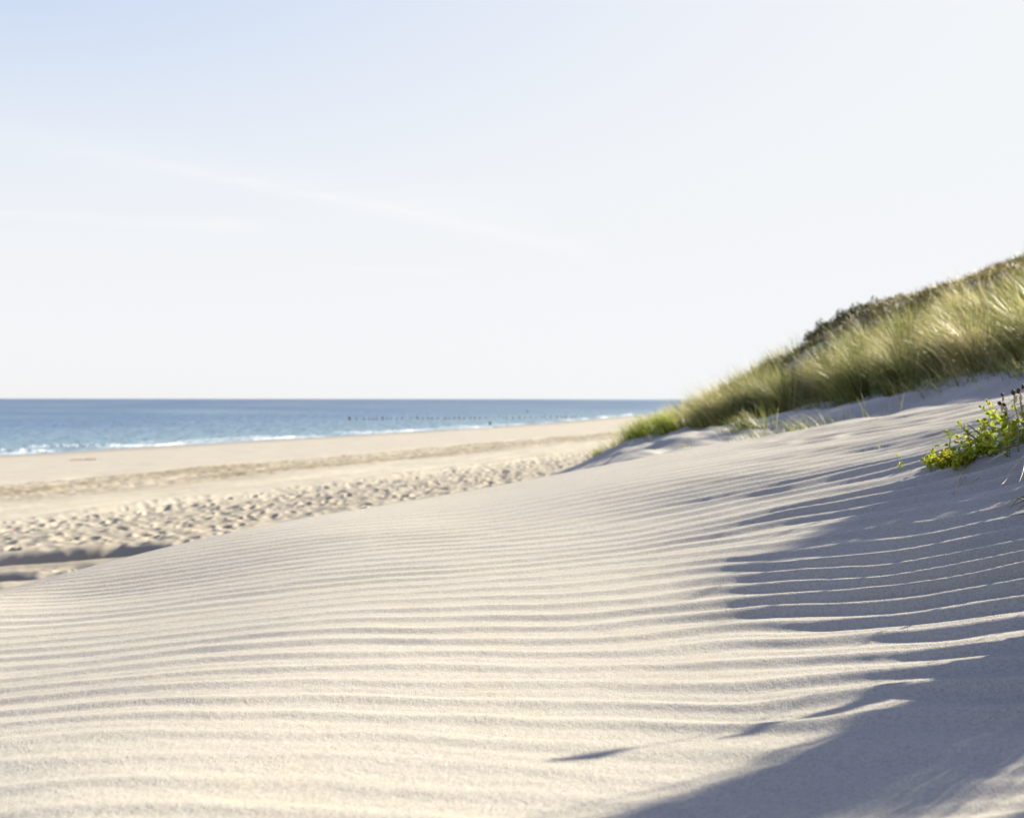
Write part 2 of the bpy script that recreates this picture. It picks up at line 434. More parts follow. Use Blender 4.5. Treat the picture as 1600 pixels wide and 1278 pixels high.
# ------------------------------------------------------------------ mesh building
def link_mesh(name, verts, faces_flat, loop_tot, material, parent=None, smooth=True, attrs=None, loc=None):
    me = bpy.data.meshes.new(name)
    nv = len(verts); nf = len(loop_tot)
    me.vertices.add(nv); me.vertices.foreach_set('co', np.asarray(verts, np.float32).ravel())
    me.loops.add(len(faces_flat)); me.loops.foreach_set('vertex_index', np.asarray(faces_flat, np.int32))
    me.polygons.add(nf)
    st = np.concatenate([[0], np.cumsum(loop_tot)[:-1]]).astype(np.int32)
    me.polygons.foreach_set('loop_start', st)
    me.polygons.foreach_set('use_smooth', np.full(nf, smooth))
    if attrs:
        for k, v in attrs.items():
            a = me.attributes.new(k, 'FLOAT', 'POINT'); a.data.foreach_set('value', np.asarray(v, np.float32))
    me.materials.append(material)
    me.update(calc_edges=True)
    me.validate()
    o = bpy.data.objects.new(name, me); COL.objects.link(o)
    if parent is not None: o.parent = parent
    if loc is not None: o.location = loc
    return o
def empty(name, loc, label, cat, group=None):
    o = bpy.data.objects.new(name, None); COL.objects.link(o); o.location = loc; o.empty_display_size = .05
    o['label'] = label; o['category'] = cat
    if group: o['group'] = group
    return o

# ------------------------------------------------------------------ ground sheet
def angles(fine, lim=31.0, full=True):
    a = np.arange(-lim, lim, fine)
    out = [a]
    step = fine; p = lim; ext = []
    while p < 180:
        ext.append(p); step = min(step * 1.06, 4); p += step
    ext = np.array(ext)
    return np.radians(np.concatenate([-ext[::-1], a[1:], ext]))
ang = angles(.062)
rr = np.concatenate([np.geomspace(.30, 6.5, 1000), np.geomspace(6.5, 110, 620)[1:], np.geomspace(110, 900, 110)[1:]])
A, RR = np.meshgrid(ang, rr)
X = RR * np.sin(A); Y = RR * np.cos(A)
Z, S, U = land(X, Y)
Zr = ripple(X, Y, Z)
Z = Z + Zr
nr, na = X.shape
V = np.stack([X.ravel(), Y.ravel(), Z.ravel()], 1)
# region of every vertex: 0 beach, 1 rippled near dune, 2 foredune
Bp = beach_profile(S)
D_near = (RR < 14) & (Z - Bp > .22)
# straight division between near dune and foredune through the hollow
side = (Y - 6.6) * 1.0 + (X - 3.0) * .25
reg = np.zeros(X.shape, int)
reg[(Z - Bp > .12) & (side > 0) & (X > -.4 + (Y - 6) * .05)] = 2
reg[(side <= 0) & ((Z - Bp > .12) | (RR < 2)) ] = 1
reg[(side > 0) & (RR < 9) & (X <= .4) & (Z - Bp > .12)] = 1
reg[(S > 60) & (RR > 20)] = 2
i0 = (np.arange(nr - 1)[:, None] * na + np.arange(na)[None, :]).ravel()
i1 = (np.arange(nr - 1)[:, None] * na + (np.arange(na)[None, :] + 1) % na).ravel()
quads = np.stack([i0, i0 + na, i1 + na, i1], 1)
qreg = reg.ravel()[quads[:, 0]]
sw_ = S + noise(U / 23, S * 0 + 3.1, 31) * 1.6
wet = (1 - sstep(S + noise(U / 9, S / 9, 15) * 1.5, 2.0, 8.5)) * .85
wet = np.maximum(wet, .0)
churn = sstep(sw_, 33.6, 34.4) * (1 - sstep(sw_, 40.5, 44)) * .85 * np.clip(.8 + 1.2 * noise(U / 9, S / 2.2, 16), .45, 1.3)
for c_, k_, w_, d_, t_ in RUTS:
    churn += t_ * np.exp(-((sw_ - c_ - k_ * (U - 50)) / (w_ * 1.3)) ** 2) * np.clip(.75 + noise(U / 4, S / 4, 17), .3, 1.2)
churn += .42 * sstep(sw_, 48, 52)
churn = np.clip(churn, 0, 1)
def submesh(name, mask, material, attrs=None, extra_center=False):
    q = quads[mask]
    used = np.unique(q); remap = -np.ones(len(V), np.int64); remap[used] = np.arange(len(used))
    vv = V[used]; qq = remap[q]
    flat = qq.ravel(); lt = np.full(len(qq), 4)
    at = {k: v.ravel()[used] for k, v in (attrs or {}).items()}
    if extra_center:
        c = len(vv); vv = np.vstack([vv, [0, 0, Z[0].mean()]])
        tri = np.stack([np.full(na, c), remap[np.arange(na)], remap[(np.arange(na) + 1) % na]], 1)
        flat = np.concatenate([flat, tri.ravel()]); lt = np.concatenate([lt, np.full(na, 3)])
    o = link_mesh(name, vv, flat, lt, material, attrs=at)
    o['kind'] = 'structure'
    return o
submesh('rippled_sand_dune', qreg == 1, M_dune, extra_center=True)
submesh('beach', qreg == 0, M_beach, {'wet': wet, 'churn': churn})
submesh('foredune', qreg == 2, M_fore)

# ------------------------------------------------------------------ sea
m_sea, nt, out = mat('sea_water')
geo = N(nt, 'ShaderNodeNewGeometry').outputs['Position']
foam_a = N(nt, 'ShaderNodeAttribute', attribute_name='foam').outputs['Fac']
depth_a = N(nt, 'ShaderNodeAttribute', attribute_name='depth').outputs['Fac']
mp = N(nt, 'ShaderNodeMapping', {'Vector': geo, 'Rotation': (0, 0, R(22)), 'Scale': (1, .25, 1)}).outputs[0]
n1 = noise_n(nt, mp, .55, 6, .62)
n2 = noise_n(nt, N(nt, 'ShaderNodeMapping', {'Vector': geo, 'Rotation': (0, 0, R(12)), 'Scale': (.012, .012, 1)}).outputs[0], 1.0, 5, .6)
cw = ramp(nt, depth_a, [(0, (.100, .165, .22)), (.35, (.050, .100, .180)), (1, (.026, .060, .135))])
cw = mixc(nt, N(nt, 'ShaderNodeMapRange', {0: n2, 1: .42, 2: .66, 3: 0, 4: .6}).outputs[0], cw, (.115, .175, .22))
fm = N(nt, 'ShaderNodeMath', {0: foam_a, 1: N(nt, 'ShaderNodeMapRange', {0: noise_n(nt, geo, 1.6, 5, .7), 1: .30, 2: .55, 3: .35, 4: 1.2}).outputs[0]}, operation='MULTIPLY', use_clamp=True).outputs[0]
cw = mixc(nt, fm, cw, (.82, .84, .86))
rg = N(nt, 'ShaderNodeMapRange', {0: fm, 1: 0, 2: 1, 3: .38, 4: .9}).outputs[0]
bs = N(nt, 'ShaderNodeBsdfPrincipled', {'Base Color': cw, 'Roughness': rg, 'IOR': 1.33, 'Specular IOR Level': .22})
b = N(nt, 'ShaderNodeBump', {'Height': n1, 'Strength': 1.0, 'Distance': .8})
nt.links.new(b.outputs[0], bs.inputs['Normal'])
nt.links.new(bs.outputs[0], out.inputs[0])
sa = np.radians(np.concatenate([np.linspace(-100, -31, 90)[:-1], np.linspace(-31, 12, 900)[:-1], np.linspace(12, 75, 120)]))
sr = np.concatenate([np.geomspace(38, 420, 620), np.geomspace(420, 24000, 150)[1:]])
SA, SR = np.meshgrid(sa, sr)
sx = SR * np.sin(SA); sy = SR * np.cos(SA)
ss, su = shore(sx, np.clip(sy, -380, 1290))
off = -ss
sz = np.full(sx.shape, SEA, float)
fadew = 1 - sstep(SR, 260, 420)
swell = .14 * np.sin(off / 1.55 + 1.4 * noise(su / 26, off / 14, 7) * 3 + .6 * noise(su / 7, off / 7, 8)) * (.5 + noise(su / 17, off / 9, 9))
sz += swell * fadew * sstep(off, -2, 12)
sz += .05 * fbm(sx / 2.2, sy / 3.4, 3, 17) * fadew
foam = np.zeros(sx.shape)
# swash edge along the whole waterline
edge = off - 1.0 + noise(su / 11, off * 0, 21) * 2.2 + noise(su / 3.5, off * 0, 22) * .8
foam += np.exp(-((edge - .7) / .9) ** 2) * np.clip(.30 + 1.5 * noise(su / 14, off / 20 + 4, 23), .05, 1)
foam += .45 * np.exp(-((edge - 5.5) / .7) ** 2) * sstep(noise(su / 19, off * 0 + 2, 24), -.05, .25)
sz += .07 * np.exp(-((edge - 1.6) / 1.4) ** 2)
# breaking rollers: distance off shore, centre and half length along it, height
def roller(px0, px1, py, h):
    d = (-SEA) / ((py - 623) / F)
    ends = []
    for px in (px0, px1):
        o_, u_ = shore(np.array([(px - 800) / F * d]), np.array([d])); ends.append((-o_[0], u_[0]))
    (o0, u0), (o1, u1) = ends
    c = np.interp(su, sorted([u0, u1]), [o0, o1] if u0 < u1 else [o1, o0])
    lo, hi = min(u0, u1), max(u0, u1)
    win = sstep(su, lo - 2, lo + 2) * (1 - sstep(su, hi - 2, hi + 2))
    q = (off - c + noise(su / 5, off * 0, 27) * .6)
    return h * win * np.exp(-np.where(q < 0, q / .5, q / 1.6) ** 2), win * np.exp(-((q + .3) / .9) ** 2)
for args in ((-60, 60, 707, .42), (55, 178, 698, .36), (576, 603, 674, .50), (608, 630, 672.5, .42), (845, 875, 663, .34), (975, 1030, 648, .6), (230, 300, 690.5, .2), (440, 500, 683, .22), (690, 760, 667.5, .25), (-320, -120, 715, .35)):
    h_, f_ = roller(*args)
    sz += h_; foam = np.maximum(foam, f_ * 1.1)
nr2, na2 = sx.shape
i0 = (np.arange(nr2 - 1)[:, None] * na2 + np.arange(na2 - 1)[None, :]).ravel()
sq = np.stack([i0, i0 + na2, i0 + na2 + 1, i0 + 1], 1)
keep = ((off > -8) | (SR > 1200)).ravel()[sq[:, 0]]
sq = sq[keep]
used = np.unique(sq); remap = -np.ones(nr2 * na2, np.int64); remap[used] = np.arange(len(used))
SV = np.stack([sx.ravel(), sy.ravel(), sz.ravel()], 1)[used]
sea = link_mesh('sea', SV, remap[sq].ravel(), np.full(len(sq), 4), m_sea,
                attrs={'foam': np.clip(foam, 0, 1).ravel()[used], 'depth': sstep(np.log10(np.maximum(off, 1)), .8, 3.2).ravel()[used]})
sea['kind'] = 'structure'

# ------------------------------------------------------------------ groyne posts in the water
m_post, nt, out = mat('weathered_post')
geo = N(nt, 'ShaderNodeNewGeometry').outputs['Position']
c = ramp(nt, noise_n(nt, geo, 3, 4, .6), [(.3, (.06, .055, .05)), (.7, (.14, .12, .10))])
bs = N(nt, 'ShaderNodeBsdfPrincipled', {'Base Color': c, 'Roughness': .8})
nt.links.new(bs.outputs[0], out.inputs[0])
def tube_np(path, radii, seg=8, cap=True):
    path = [Vector(p) for p in path]
    vs = []; fs = []
    for k, p in enumerate(path):
        t = (path[min(k + 1, len(path) - 1)] - path[max(k - 1, 0)]).normalized()
        a = t.orthogonal().normalized() if k == 0 else (a - t * a.dot(t)).normalized()
        b_ = t.cross(a)
        for j in range(seg):
            an = 2 * math.pi * j / seg
            vs.append(p + (a * math.cos(an) + b_ * math.sin(an)) * radii[k])
    for k in range(len(path) - 1):
        for j in range(seg):
            fs.append((k * seg + j, k * seg + (j + 1) % seg, (k + 1) * seg + (j + 1) % seg, (k + 1) * seg + j))
    if cap:
        fs.append(tuple(range(seg))[::-1]); fs.append(tuple((len(path) - 1) * seg + j for j in range(seg)))
    return vs, fs
def mesh_vf(name, parts, material, parent=None, smooth=True, tint=None, loc=None, label=None):
    """parts: list of (verts, faces, tint)"""
    V_ = []; F_ = []; T_ = []
    for vs, fs, t in parts:
        o_ = len(V_); V_ += [tuple(v) for v in vs]; F_ += [tuple(i + o_ for i in f) for f in fs]
        T_ += list(t) if hasattr(t, '__len__') else [t] * len(vs)
    me = bpy.data.meshes.new(name); me.from_pydata(V_, [], F_); me.materials.append(material)
    me.polygons.foreach_set('use_smooth', [smooth] * len(F_))
    a = me.attributes.new('tint', 'FLOAT', 'POINT'); a.data.foreach_set('value', np.asarray(T_, np.float32))
    me.update()
    o = bpy.data.objects.new(name, me); COL.objects.link(o)
    if parent is not None: o.parent = parent
    if loc is not None: o.location = loc
    if label: o['label'] = label
    return o
vs, fs = tube_np([(0, 0, -1.2), (0, 0, .0), (.01, 0, .45), (.02, .01, .56)], [.15, .15, .14, .09], 9)
post0 = None
posts = []
px = 546.0
k = 0
while px < 905:
    gap = random.uniform(5.5, 10.5) + (3.5 if random.random() < .2 else 0)
    posts.append(px); px += gap
NP = len(posts)
big = {0: 1.7, 6: 1.45, 12: 1.5}
for k, px in enumerate(posts):
    d = 190 + (px - 546) * .075
    x = (px - 800) / F * d
    if post0 is None:
        o = post0 = mesh_vf('groyne_post', [(vs, fs, .5)], m_post)
    else:
        o = post0.copy(); COL.objects.link(o)
    sc_ = 1.0 if px < 760 else .8
    hh = big.get(k, random.uniform(.75, 1.25)) * sc_ * .62
    o.location = (x, d + random.uniform(-.4, .4), SEA)
    o.scale = (1.0 + (k in big) * .8, 1.0, hh)
    o.rotation_euler = (random.uniform(-.06, .06), random.uniform(-.08, .08), random.uniform(0, 6))
    o['category'] = 'groyne post'
    o['group'] = 'wooden groyne posts in the shallow sea'
    if k == 0: o['label'] = 'thick dark groyne post at the seaward left end of the row'
    elif k == 6: o['label'] = 'thicker dark groyne post in the left part of the row standing in the sea'
    elif k == 12: o['label'] = 'thick tall groyne post halfway along the left half of the row'
    elif k == NP - 1: o['label'] = 'last thin groyne post nearest the surf at the right end of the row'
    else: o['label'] = 'thin dark wooden groyne post standing in the sea within the long row'
# lone marker post further out
mk = mesh_vf('marker_post', [(vs, fs, .5)], m_post)
mk.location = ((824 - 800) / F * 290, 290, SEA); mk.scale = (1.3, 1.2, 1.3)
mk['category'] = 'marker post'; mk['label'] = 'lone dark marker post in the open sea beyond the groyne row'
# black drift object in shallows
mk = mesh_vf('mooring_post', [(vs, fs, .5)], m_post)
dd = 4.0 / ((664.5 - 623) / F)
mk.location = ((766 - 800) / F * dd, dd, SEA); mk.scale = (1.4, 1.4, 1.1)
mk['category'] = 'post'; mk['label'] = 'short dark stump in the shallows in front of the groyne row'

# ------------------------------------------------------------------ grass
def blades(base, length, lean_dir, lean, width, tint, seg=4, curl=1.0, seed=1):
    """arrays: base (n,3), length, lean_dir (angle), lean (0..1), width, tint -> verts, quads, tint"""
    n = len(base); r = np.random.default_rng(seed)
    t = np.linspace(0, 1, seg + 1)[None, :]
    th = lean[:, None] * (0.35 + curl * 1.15 * t)           # angle from vertical along the blade
    ds = (length / seg)[:, None]
    hx = np.cumsum(np.concatenate([np.zeros((n, 1)), (np.sin(th) * ds)[:, :-1]], 1), 1)
    hz = np.cumsum(np.concatenate([np.zeros((n, 1)), (np.cos(th) * ds)[:, :-1]], 1), 1)
    cx = np.cos(lean_dir)[:, None]; sy_ = np.sin(lean_dir)[:, None]
    pts = np.stack([base[:, None, 0] + hx * cx, base[:, None, 1] + hx * sy_, base[:, None, 2] + hz], 2)
    wa = r.uniform(0, np.pi, n)
    wv = np.stack([np.cos(wa), np.sin(wa), np.zeros(n)], 1)[:, None, :]
    w = (width[:, None] * (1 - .92 * t ** 1.6))[:, :, None] * .5
    L = pts - wv * w; Rr = pts + wv * w
    vv = np.stack([L, Rr], 2).reshape(n, (seg + 1) * 2, 3)
    b = np.arange(n)[:, None] * (seg + 1) * 2
    k = np.arange(seg)[None, :] * 2
    q = np.stack([b + k, b + k + 1, b + k + 3, b + k + 2], 2).reshape(-1, 4)
    tt = np.repeat(np.clip(tint, 0, 1)[:, None], (seg + 1) * 2, 1)
    tt = np.clip(tt + np.repeat(t * .18, 2, 1) - .05, 0, 1)
    return vv.reshape(-1, 3), q, tt.ravel()

WIND = R(172)     # blades lean to the left of the view
def scatter_clumps(cx, cy, n_per, spread, lmin, lmax, wid, tmean, seed, lean_base=.35, out_=.45):
    r = np.random.default_rng(seed)
    n = len(cx)
    tot = int(n * n_per)
    idx = r.integers(0, n, tot)
    size = r.uniform(.5, 1.45, n)
    rad = np.abs(r.normal(0, 1, tot)) * spread * size[idx]
    an = r.uniform(0, 2 * np.pi, tot)
    bx = cx[idx] + rad * np.cos(an); by = cy[idx] + rad * np.sin(an)
    z, _, _ = land(bx, by)
    ln = r.uniform(lmin, lmax, tot) * (.75 + .35 * size[idx])
    # outer blades lean outwards, all lean with the wind
    ox = np.cos(an) * np.clip(rad / spread, 0, 1.6) * out_ + math.cos(WIND) * .78 + r.normal(0, .28, tot)
    oy = np.sin(an) * np.clip(rad / spread, 0, 1.6) * out_ + math.sin(WIND) * .5 + r.normal(0, .28, tot)
    ld = np.arctan2(oy, ox); le = np.clip(np.hypot(ox, oy) * lean_base * 1.9, .05, 1.25)
    ct = r.normal(tmean, .19, n)
    ti = ct[idx] + r.normal(0, .13, tot)
    dry = r.random(tot) < .13; ti[dry] = r.uniform(.75, 1.0, dry.sum())
    w = np.full(tot, wid) * r.uniform(.7, 1.3, tot)
    return blades(np.stack([bx, by, z - .03], 1), ln, ld, le, w, ti, 4, 1.0, seed)

# where grass stands on the foredune: above a wavy foot line
def grass_mask(x, y):
    s, u = shore(x, y)
    z, _, _ = land(x, y, False)
    px_ = x / y * F + 800
    # the foot of the grass in plan: from the seaward nose (1.9,20) round to the right
    foot = np.interp(x, [1.8, 2.6, 3.3, 4.0, 4.6, 5.4, 9, 14], [20, 17.5, 14.2, 10.6, 9.0, 8.7, 7.6, 6.0])
    return (y > foot + 1.1 * noise(x * .7, y * .5, 111) + .5 * noise(x * 2, y * 2, 112)) & (x > 2.15 + np.maximum(0, y - 21) * .29)
def cand(n, x0, x1, y0, y1, seed):
    r = np.random.default_rng(seed)
    x = r.uniform(x0, x1, n); y = r.uniform(y0, y1, n)
    m = grass_mask(x, y)
    d = noise(x * .35, y * .35, 121) + .25
    m &= r.random(n) < np.clip(.55 + d, .2, 1)
    return x[m], y[m]
def merge(lst):
    vs = []; qs = []; ts = []; o = 0
    for v, q, t in lst:
        vs.append(v); qs.append(q + o); ts.append(t); o += len(v)
    return np.vstack(vs), np.vstack(qs), np.concatenate(ts)
def grass_obj(name, lst, material, parent=None):
    v, q, t = merge(lst)
    return link_mesh(name, v, q.ravel(), np.full(len(q), 4), material, parent=parent, smooth=False, attrs={'tint': t})

cov = []
def not_heath(x, y): return (y < 15.2 + 3.0 * noise(x * .5, y * .5, 131)) | (x / y < .27)
def tussocks(n, x0, x1, y0, y1, s1, s2, gap):
    x, y = cand(n, x0, x1, y0, y1, s1); r = np.random.default_rng(s2); kx = []; ky = []
    for a, b in zip(x, y):                      # keep the tussocks apart
        if all((a - c) ** 2 + (b - d) ** 2 > gap ** 2 for c, d in zip(kx, ky)): kx.append(a); ky.append(b)
    return np.array(kx), np.array(ky)
x, y = tussocks(3000, 1.5, 12, 7, 15.5, 1, 1, .44); m_ = not_heath(x, y); x = x[m_]; y = y[m_]
cov.append(scatter_clumps(x, y, 400, .15, .36, .86, .0085, .50, 2, .60, .95))
x, y = cand(500, 1.5, 12, 7, 14, 11); cov.append(scatter_clumps(x, y, 40, .25, .18, .40, .007, .42, 13, .5))
x, y = cand(6000, 1.5, 18, 14, 30, 3); m_ = not_heath(x, y); cov.append(scatter_clumps(x[m_], y[m_], 34, .22, .25, .50, .013, .52, 4, .5))
r9 = np.random.default_rng(99); x = r9.uniform(2.4, 7, 3000); y = r9.uniform(7.2, 16, 3000)
m_ = ~grass_mask(x, y) & grass_mask(x, y + 1.5) & (noise(x * .8, y * .8, 133) > -.1); x = x[m_]; y = y[m_]; cov.append(scatter_clumps(x, y, 9, .10, .08, .30, .006, .45, 12, .75, .9))
x, y = cand(2500, 3, 34, 28, 60, 5);   cov.append(scatter_clumps(x, y, 12, .35, .35, .7, .022, .55, 6))
g = grass_obj('marram_grass', cov, M_grass)
g['kind'] = 'stuff'; g['label'] = 'dense marram grass covering the foredune, backlit yellow green'
M_heath = grass_material('low_brown_vegetation', [(0, (.03, .03, .014)), (.4, (.085, .075, .028)), (.75, (.16, .14, .05)), (1, (.27, .22, .11))], .35)
x, y = cand(7500, 3, 20, 12.5, 27, 9); m_ = ~not_heath(x, y)
hv = grass_obj('low_vegetation', [scatter_clumps(x[m_], y[m_], 34, .17, .08, .22, .018, .50, 10, .7)], M_heath)
hv['kind'] = 'stuff'; hv['label'] = 'low olive brown vegetation along the crest of the foredune'

# hummock right of the view whose grass throws the streaky shadows over the ripples
r_ = np.random.default_rng(21)
LH = np.array([math.sin(SUN_AZ), math.cos(SUN_AZ)]); NH = np.array([-LH[1], LH[0]])
hs = []
def hummock_blades(n, w0, w1, tip, amin, depth, width, seed, ragged=.25, lift=.012, gaps=()):
    """blades on the hummock; tip(w): where along the sun direction their shadow ends on the ripples"""
    r = np.random.default_rng(seed)
    w = r.uniform(w0, w1, n); ac = amin(w) + depth * r.uniform(0, 1, n) ** 1.5 + .12 * noise(w * 6, w * 0, seed)
    x = ac * LH[0] + w * NH[0]; y = ac * LH[1] + w * NH[1]
    at = tip(w) + ragged * np.maximum(0, .15 + noise(w * 10, w * 0 + seed + .5, 151) * 1.5 + 1.1 * noise(w * 34, w * 0 + seed + .5, 152))
    tx = at * LH[0] + w * NH[0]; ty = at * LH[1] + w * NH[1]
    zt, _, _ = land(tx, ty, False); zb, _, _ = land(x, y, False)
    h = zt + lift + math.tan(SUN_EL) * (ac - at) - zb
    h = h * np.where(r.random(n) < .35, r.uniform(.35, .8, n), r.uniform(.70, 1.0, n) ** .6)
    for g_, gw in gaps:                              # openings in the grass let streaks of sun through
        h = np.where(np.abs(w - g_) < gw, h * .45, h)
    h = np.minimum(h, .78)
    ok = (h > .02) & (x / y > .590)
    x, y, zb, h = x[ok], y[ok], zb[ok], h[ok]; n = len(x)
    # blades arch along the wind, up and down the line of the sun, so that they do not shade the gaps
    le = np.clip(r.gamma(2.0, .16, n), .04, .95)
    ld = np.where((r.random(n) < .6) & (x / y > .72), math.atan2(-LH[1], -LH[0]), math.atan2(LH[1], LH[0])) + r.normal(0, .16, n)
    tt_ = np.linspace(.1, 1, 5)[None, :]
    ln = (h + .02) / np.cos(le[:, None] * (.35 + 1.15 * tt_)).mean(1)
    return blades(np.stack([x, y, zb - .02], 1), ln, ld, le, np.full(n, width) * r.uniform(.6, 1.3, n), r.normal(.5, .17, n), 5, 1.0, seed)
amin_ = lambda w: np.interp(w, [.3, .9, 1.2, 1.5, 1.85, 2.8], [1.75, 2.12, 2.55, 3.05, 3.8, 5.9])
tipA = lambda w: np.interp(w, [1.06, 1.14, 1.23, 1.36, 1.41, 1.50, 1.60, 1.70, 1.77, 1.83], [2.15, 2.05, 2.05, 2.10, 2.35, 2.26, 2.16, 1.88, 1.62, 1.85])
tipB = lambda w: np.interp(w, [.79, .84, .90, .93, .96], [.95, .60, .46, .50, .85])
tipC = lambda w: np.interp(w, [.3, .5, .7, .79], [.70, .85, 1.10, .95])
hs.append(hummock_blades(6400, 1.11, 1.83, tipA, amin_, .95, .0055, 201, .60, .046, ((1.415, .022), (1.30, .012), (1.205, .020), (1.60, .012), (1.69, .010), (1.51, .008))))
hs.append(hummock_blades(2000, .79, .955, tipB, amin_, .6, .0050, 202, .25, .012, ((.875, .012), (.925, .006))))
hs.append(hummock_blades(2600, .35, .79, tipC, amin_, .7, .0045, 203, .45, .012, ((.745, .010), (.60, .03), (.48, .025))))
hs.append(hummock_blades(900, 1.86, 2.75, lambda w: 2.45 + (w - 1.86) * .75, amin_, .6, .0055, 204, 1.0))
# a few long single stems
def long_stem(a0, w0, a1, w1, wid, seed, head=False):
    """blade rooted at (a0, w0) whose shadow tip falls at (a1, w1)"""
    bx, by = a0 * LH[0] + w0 * NH[0], a0 * LH[1] + w0 * NH[1]
    tx, ty = a1 * LH[0] + w1 * NH[0], a1 * LH[1] + w1 * NH[1]
    zb = gz(bx, by); zt = gz(tx, ty)
    at = a0 - .12                                    # tip leans a little down-sun
    px_, py_ = at * LH[0] + w1 * NH[0], at * LH[1] + w1 * NH[1]
    pz_ = zt + math.tan(SUN_EL) * (at - a1)
    t = np.linspace(0, 1, 13); c = t ** 1.6
    pts = np.stack([bx + (px_ - bx) * c, by + (py_ - by) * c, zb - .02 + (pz_ - zb + .02) * (1 - (1 - t) ** 1.25)], 1)
    wv = np.array([NH[0], NH[1], 0.0]) * wid * .5
    k = np.sin(np.clip(t * 1.0, 0, 1) * math.pi) ** .5 * .8 + .12
    if head: k = .10 + .9 * np.exp(-((t - .93) / .05) ** 2)
    vv = np.stack([pts - wv * k[:, None], pts + wv * k[:, None]], 1).reshape(-1, 3)
    i = np.arange(12) * 2
    return vv, np.stack([i, i + 1, i + 3, i + 2], 1), np.full(len(vv), .6)
hs.append(long_stem(2.28, .93, 1.06, 1.075, .030, 1))
hs.append(long_stem(2.33, .955, 1.32, 1.02, .022, 8))
hs.append(long_stem(2.5, 1.02, .80, 1.145, .026, 9, True))
hs.append(long_stem(2.30, .90, 1.42, .985, .012, 2))
hs.append(long_stem(2.62, 1.15, 1.55, 1.22, .010, 3))
hs.append(long_stem(3.05, 1.42, 1.45, 1.52, .012, 4))
hs.append(long_stem(3.6, 1.66, 1.55, 1.70, .014, 5))
hs.append(long_stem(3.9, 1.78, 2.0, 1.93, .012, 6))
h_ = grass_obj('hummock_grass', hs, M_grass)
h_['kind'] = 'stuff'; h_['label'] = 'marram grass on the hummock beside the rippled dune'

def tuft(name, px, d, n, spread, l0, l1, w, label, group=None, seed=0, m=None, tm=.6):
    x = (px - 800) / F * d; y = d
    e = empty(name, (0, 0, 0), label, 'grass tuft', group)
    o = grass_obj('blades', [scatter_clumps(np.array([x]), np.array([y]), n, spread, l0, l1, w, tm, seed, .42 if m is None else .75)], m or M_tuft)
    z = gz(x, y)
    e.location = (x, y, z); o.parent = e; o.location = (-x, -y, -z)
    return e
GT = 'grass tufts at the seaward end of the foredune'
tuft('grass_tuft', 935, 17.5, 130, .10, .10, .20, .006, 'small bright green tuft lowest on the sand, left of the others', GT, 31)
tuft('grass_tuft', 952, 21, 200, .16, .15, .28, .008, 'yellow green tuft at the beach edge just left of the foredune grass', GT, 32)
tuft('grass_tuft', 1005, 17.2, 420, .28, .26, .46, .009, 'rounded dark and yellow green tuft forming the seaward nose of the foredune grass', GT, 33)
tuft('grass_tuft', 1046, 16.6, 420, .30, .30, .52, .009, 'broad green tuft next to the nose tuft, with taller blades', GT, 34)
tuft('grass_tuft', 1072, 8.6, 30, .05, .06, .12, .004, 'tiny sparse sprout on shaded sand below the foredune grass', GT, 35, M_grass, .35)
tuft('grass_tuft', 1172, 9.9, 300, .24, .12, .30, .007, 'low green tuft on the shaded sand slope, isolated from the main cover', GT, 36, M_grass, .4)
tuft('grass_tuft', 1265, 8.6, 340, .30, .12, .32, .007, 'drooping grey green tuft at the front foot of the grass slope', GT, 37, M_grass, .4)

# dark shrubs on the skyline of the foredune
def shrub(name, px, d, rad, label, seed):
    r = np.random.default_rng(seed)
    x = (px - 800) / F * d; z = gz(x, d)
    e = empty(name, (x, d, z), label, 'shrub', 'dark shrubs on the foredune skyline')
    n = 1500
    u = r.normal(0, 1, (n, 3)); u /= np.linalg.norm(u, axis=1)[:, None]
    rr_ = rad * r.uniform(.25, 1, n) ** .5
    lob = 1 + .35 * np.sin(u[:, 0] * 5 + seed) * np.cos(u[:, 1] * 4)
    p = u * (rr_ * lob)[:, None]; p[:, 2] = np.abs(p[:, 2]) * .85 + .02
    a = r.normal(0, 1, (n, 3)); a /= np.linalg.norm(a, axis=1)[:, None]
    b_ = np.cross(a, r.normal(0, 1, (n, 3))); b_ /= np.linalg.norm(b_, axis=1)[:, None]
    s_ = rad * .075
    vv = np.stack([p - a * s_, p - b_ * s_ * .5, p + a * s_, p + b_ * s_ * .5], 1).reshape(-1, 3)
    q = np.arange(n * 4).reshape(-1, 4)
    link_mesh('crown', vv, q.ravel(), np.full(n, 4), M_shrub, parent=e, smooth=False, attrs={'tint': np.repeat(r.uniform(0, 1, n), 4)})
    parts = []
    for k in range(6):
        an = r.uniform(0, 6.28); rad_ = rad * r.uniform(.3, .8)
        v_, f_ = tube_np([(0, 0, -.05), (math.cos(an) * rad_ * .4, math.sin(an) * rad_ * .4, rad * .35), (math.cos(an) * rad_, math.sin(an) * rad_, rad * .7)], [.02, .013, .005], 5)
        parts.append((v_, f_, .3))
    mesh_vf('stem', parts, M_brown, e)
shrub('shrub', 1362, 20.4, .36, 'tallest round dark shrub standing up from the skyline of the grassy dune', 1)
shrub('shrub', 1338, 20.4, .34, 'dark shrub directly left of the tallest round shrub on the skyline', 2)
shrub('shrub', 1318, 20.4, .27, 'small flat dark shrub midway down the skyline', 3)
shrub('shrub', 1292, 20.4, .30, 'low dark shrub second from the seaward end of the skyline row', 4)
shrub('shrub', 1274, 20.5, .24, 'smallest dark shrub at the seaward end of the skyline row', 5)
shrub('shrub', 1400, 20.3, .26, 'low brownish shrub right of the tallest round shrub on the skyline', 6)

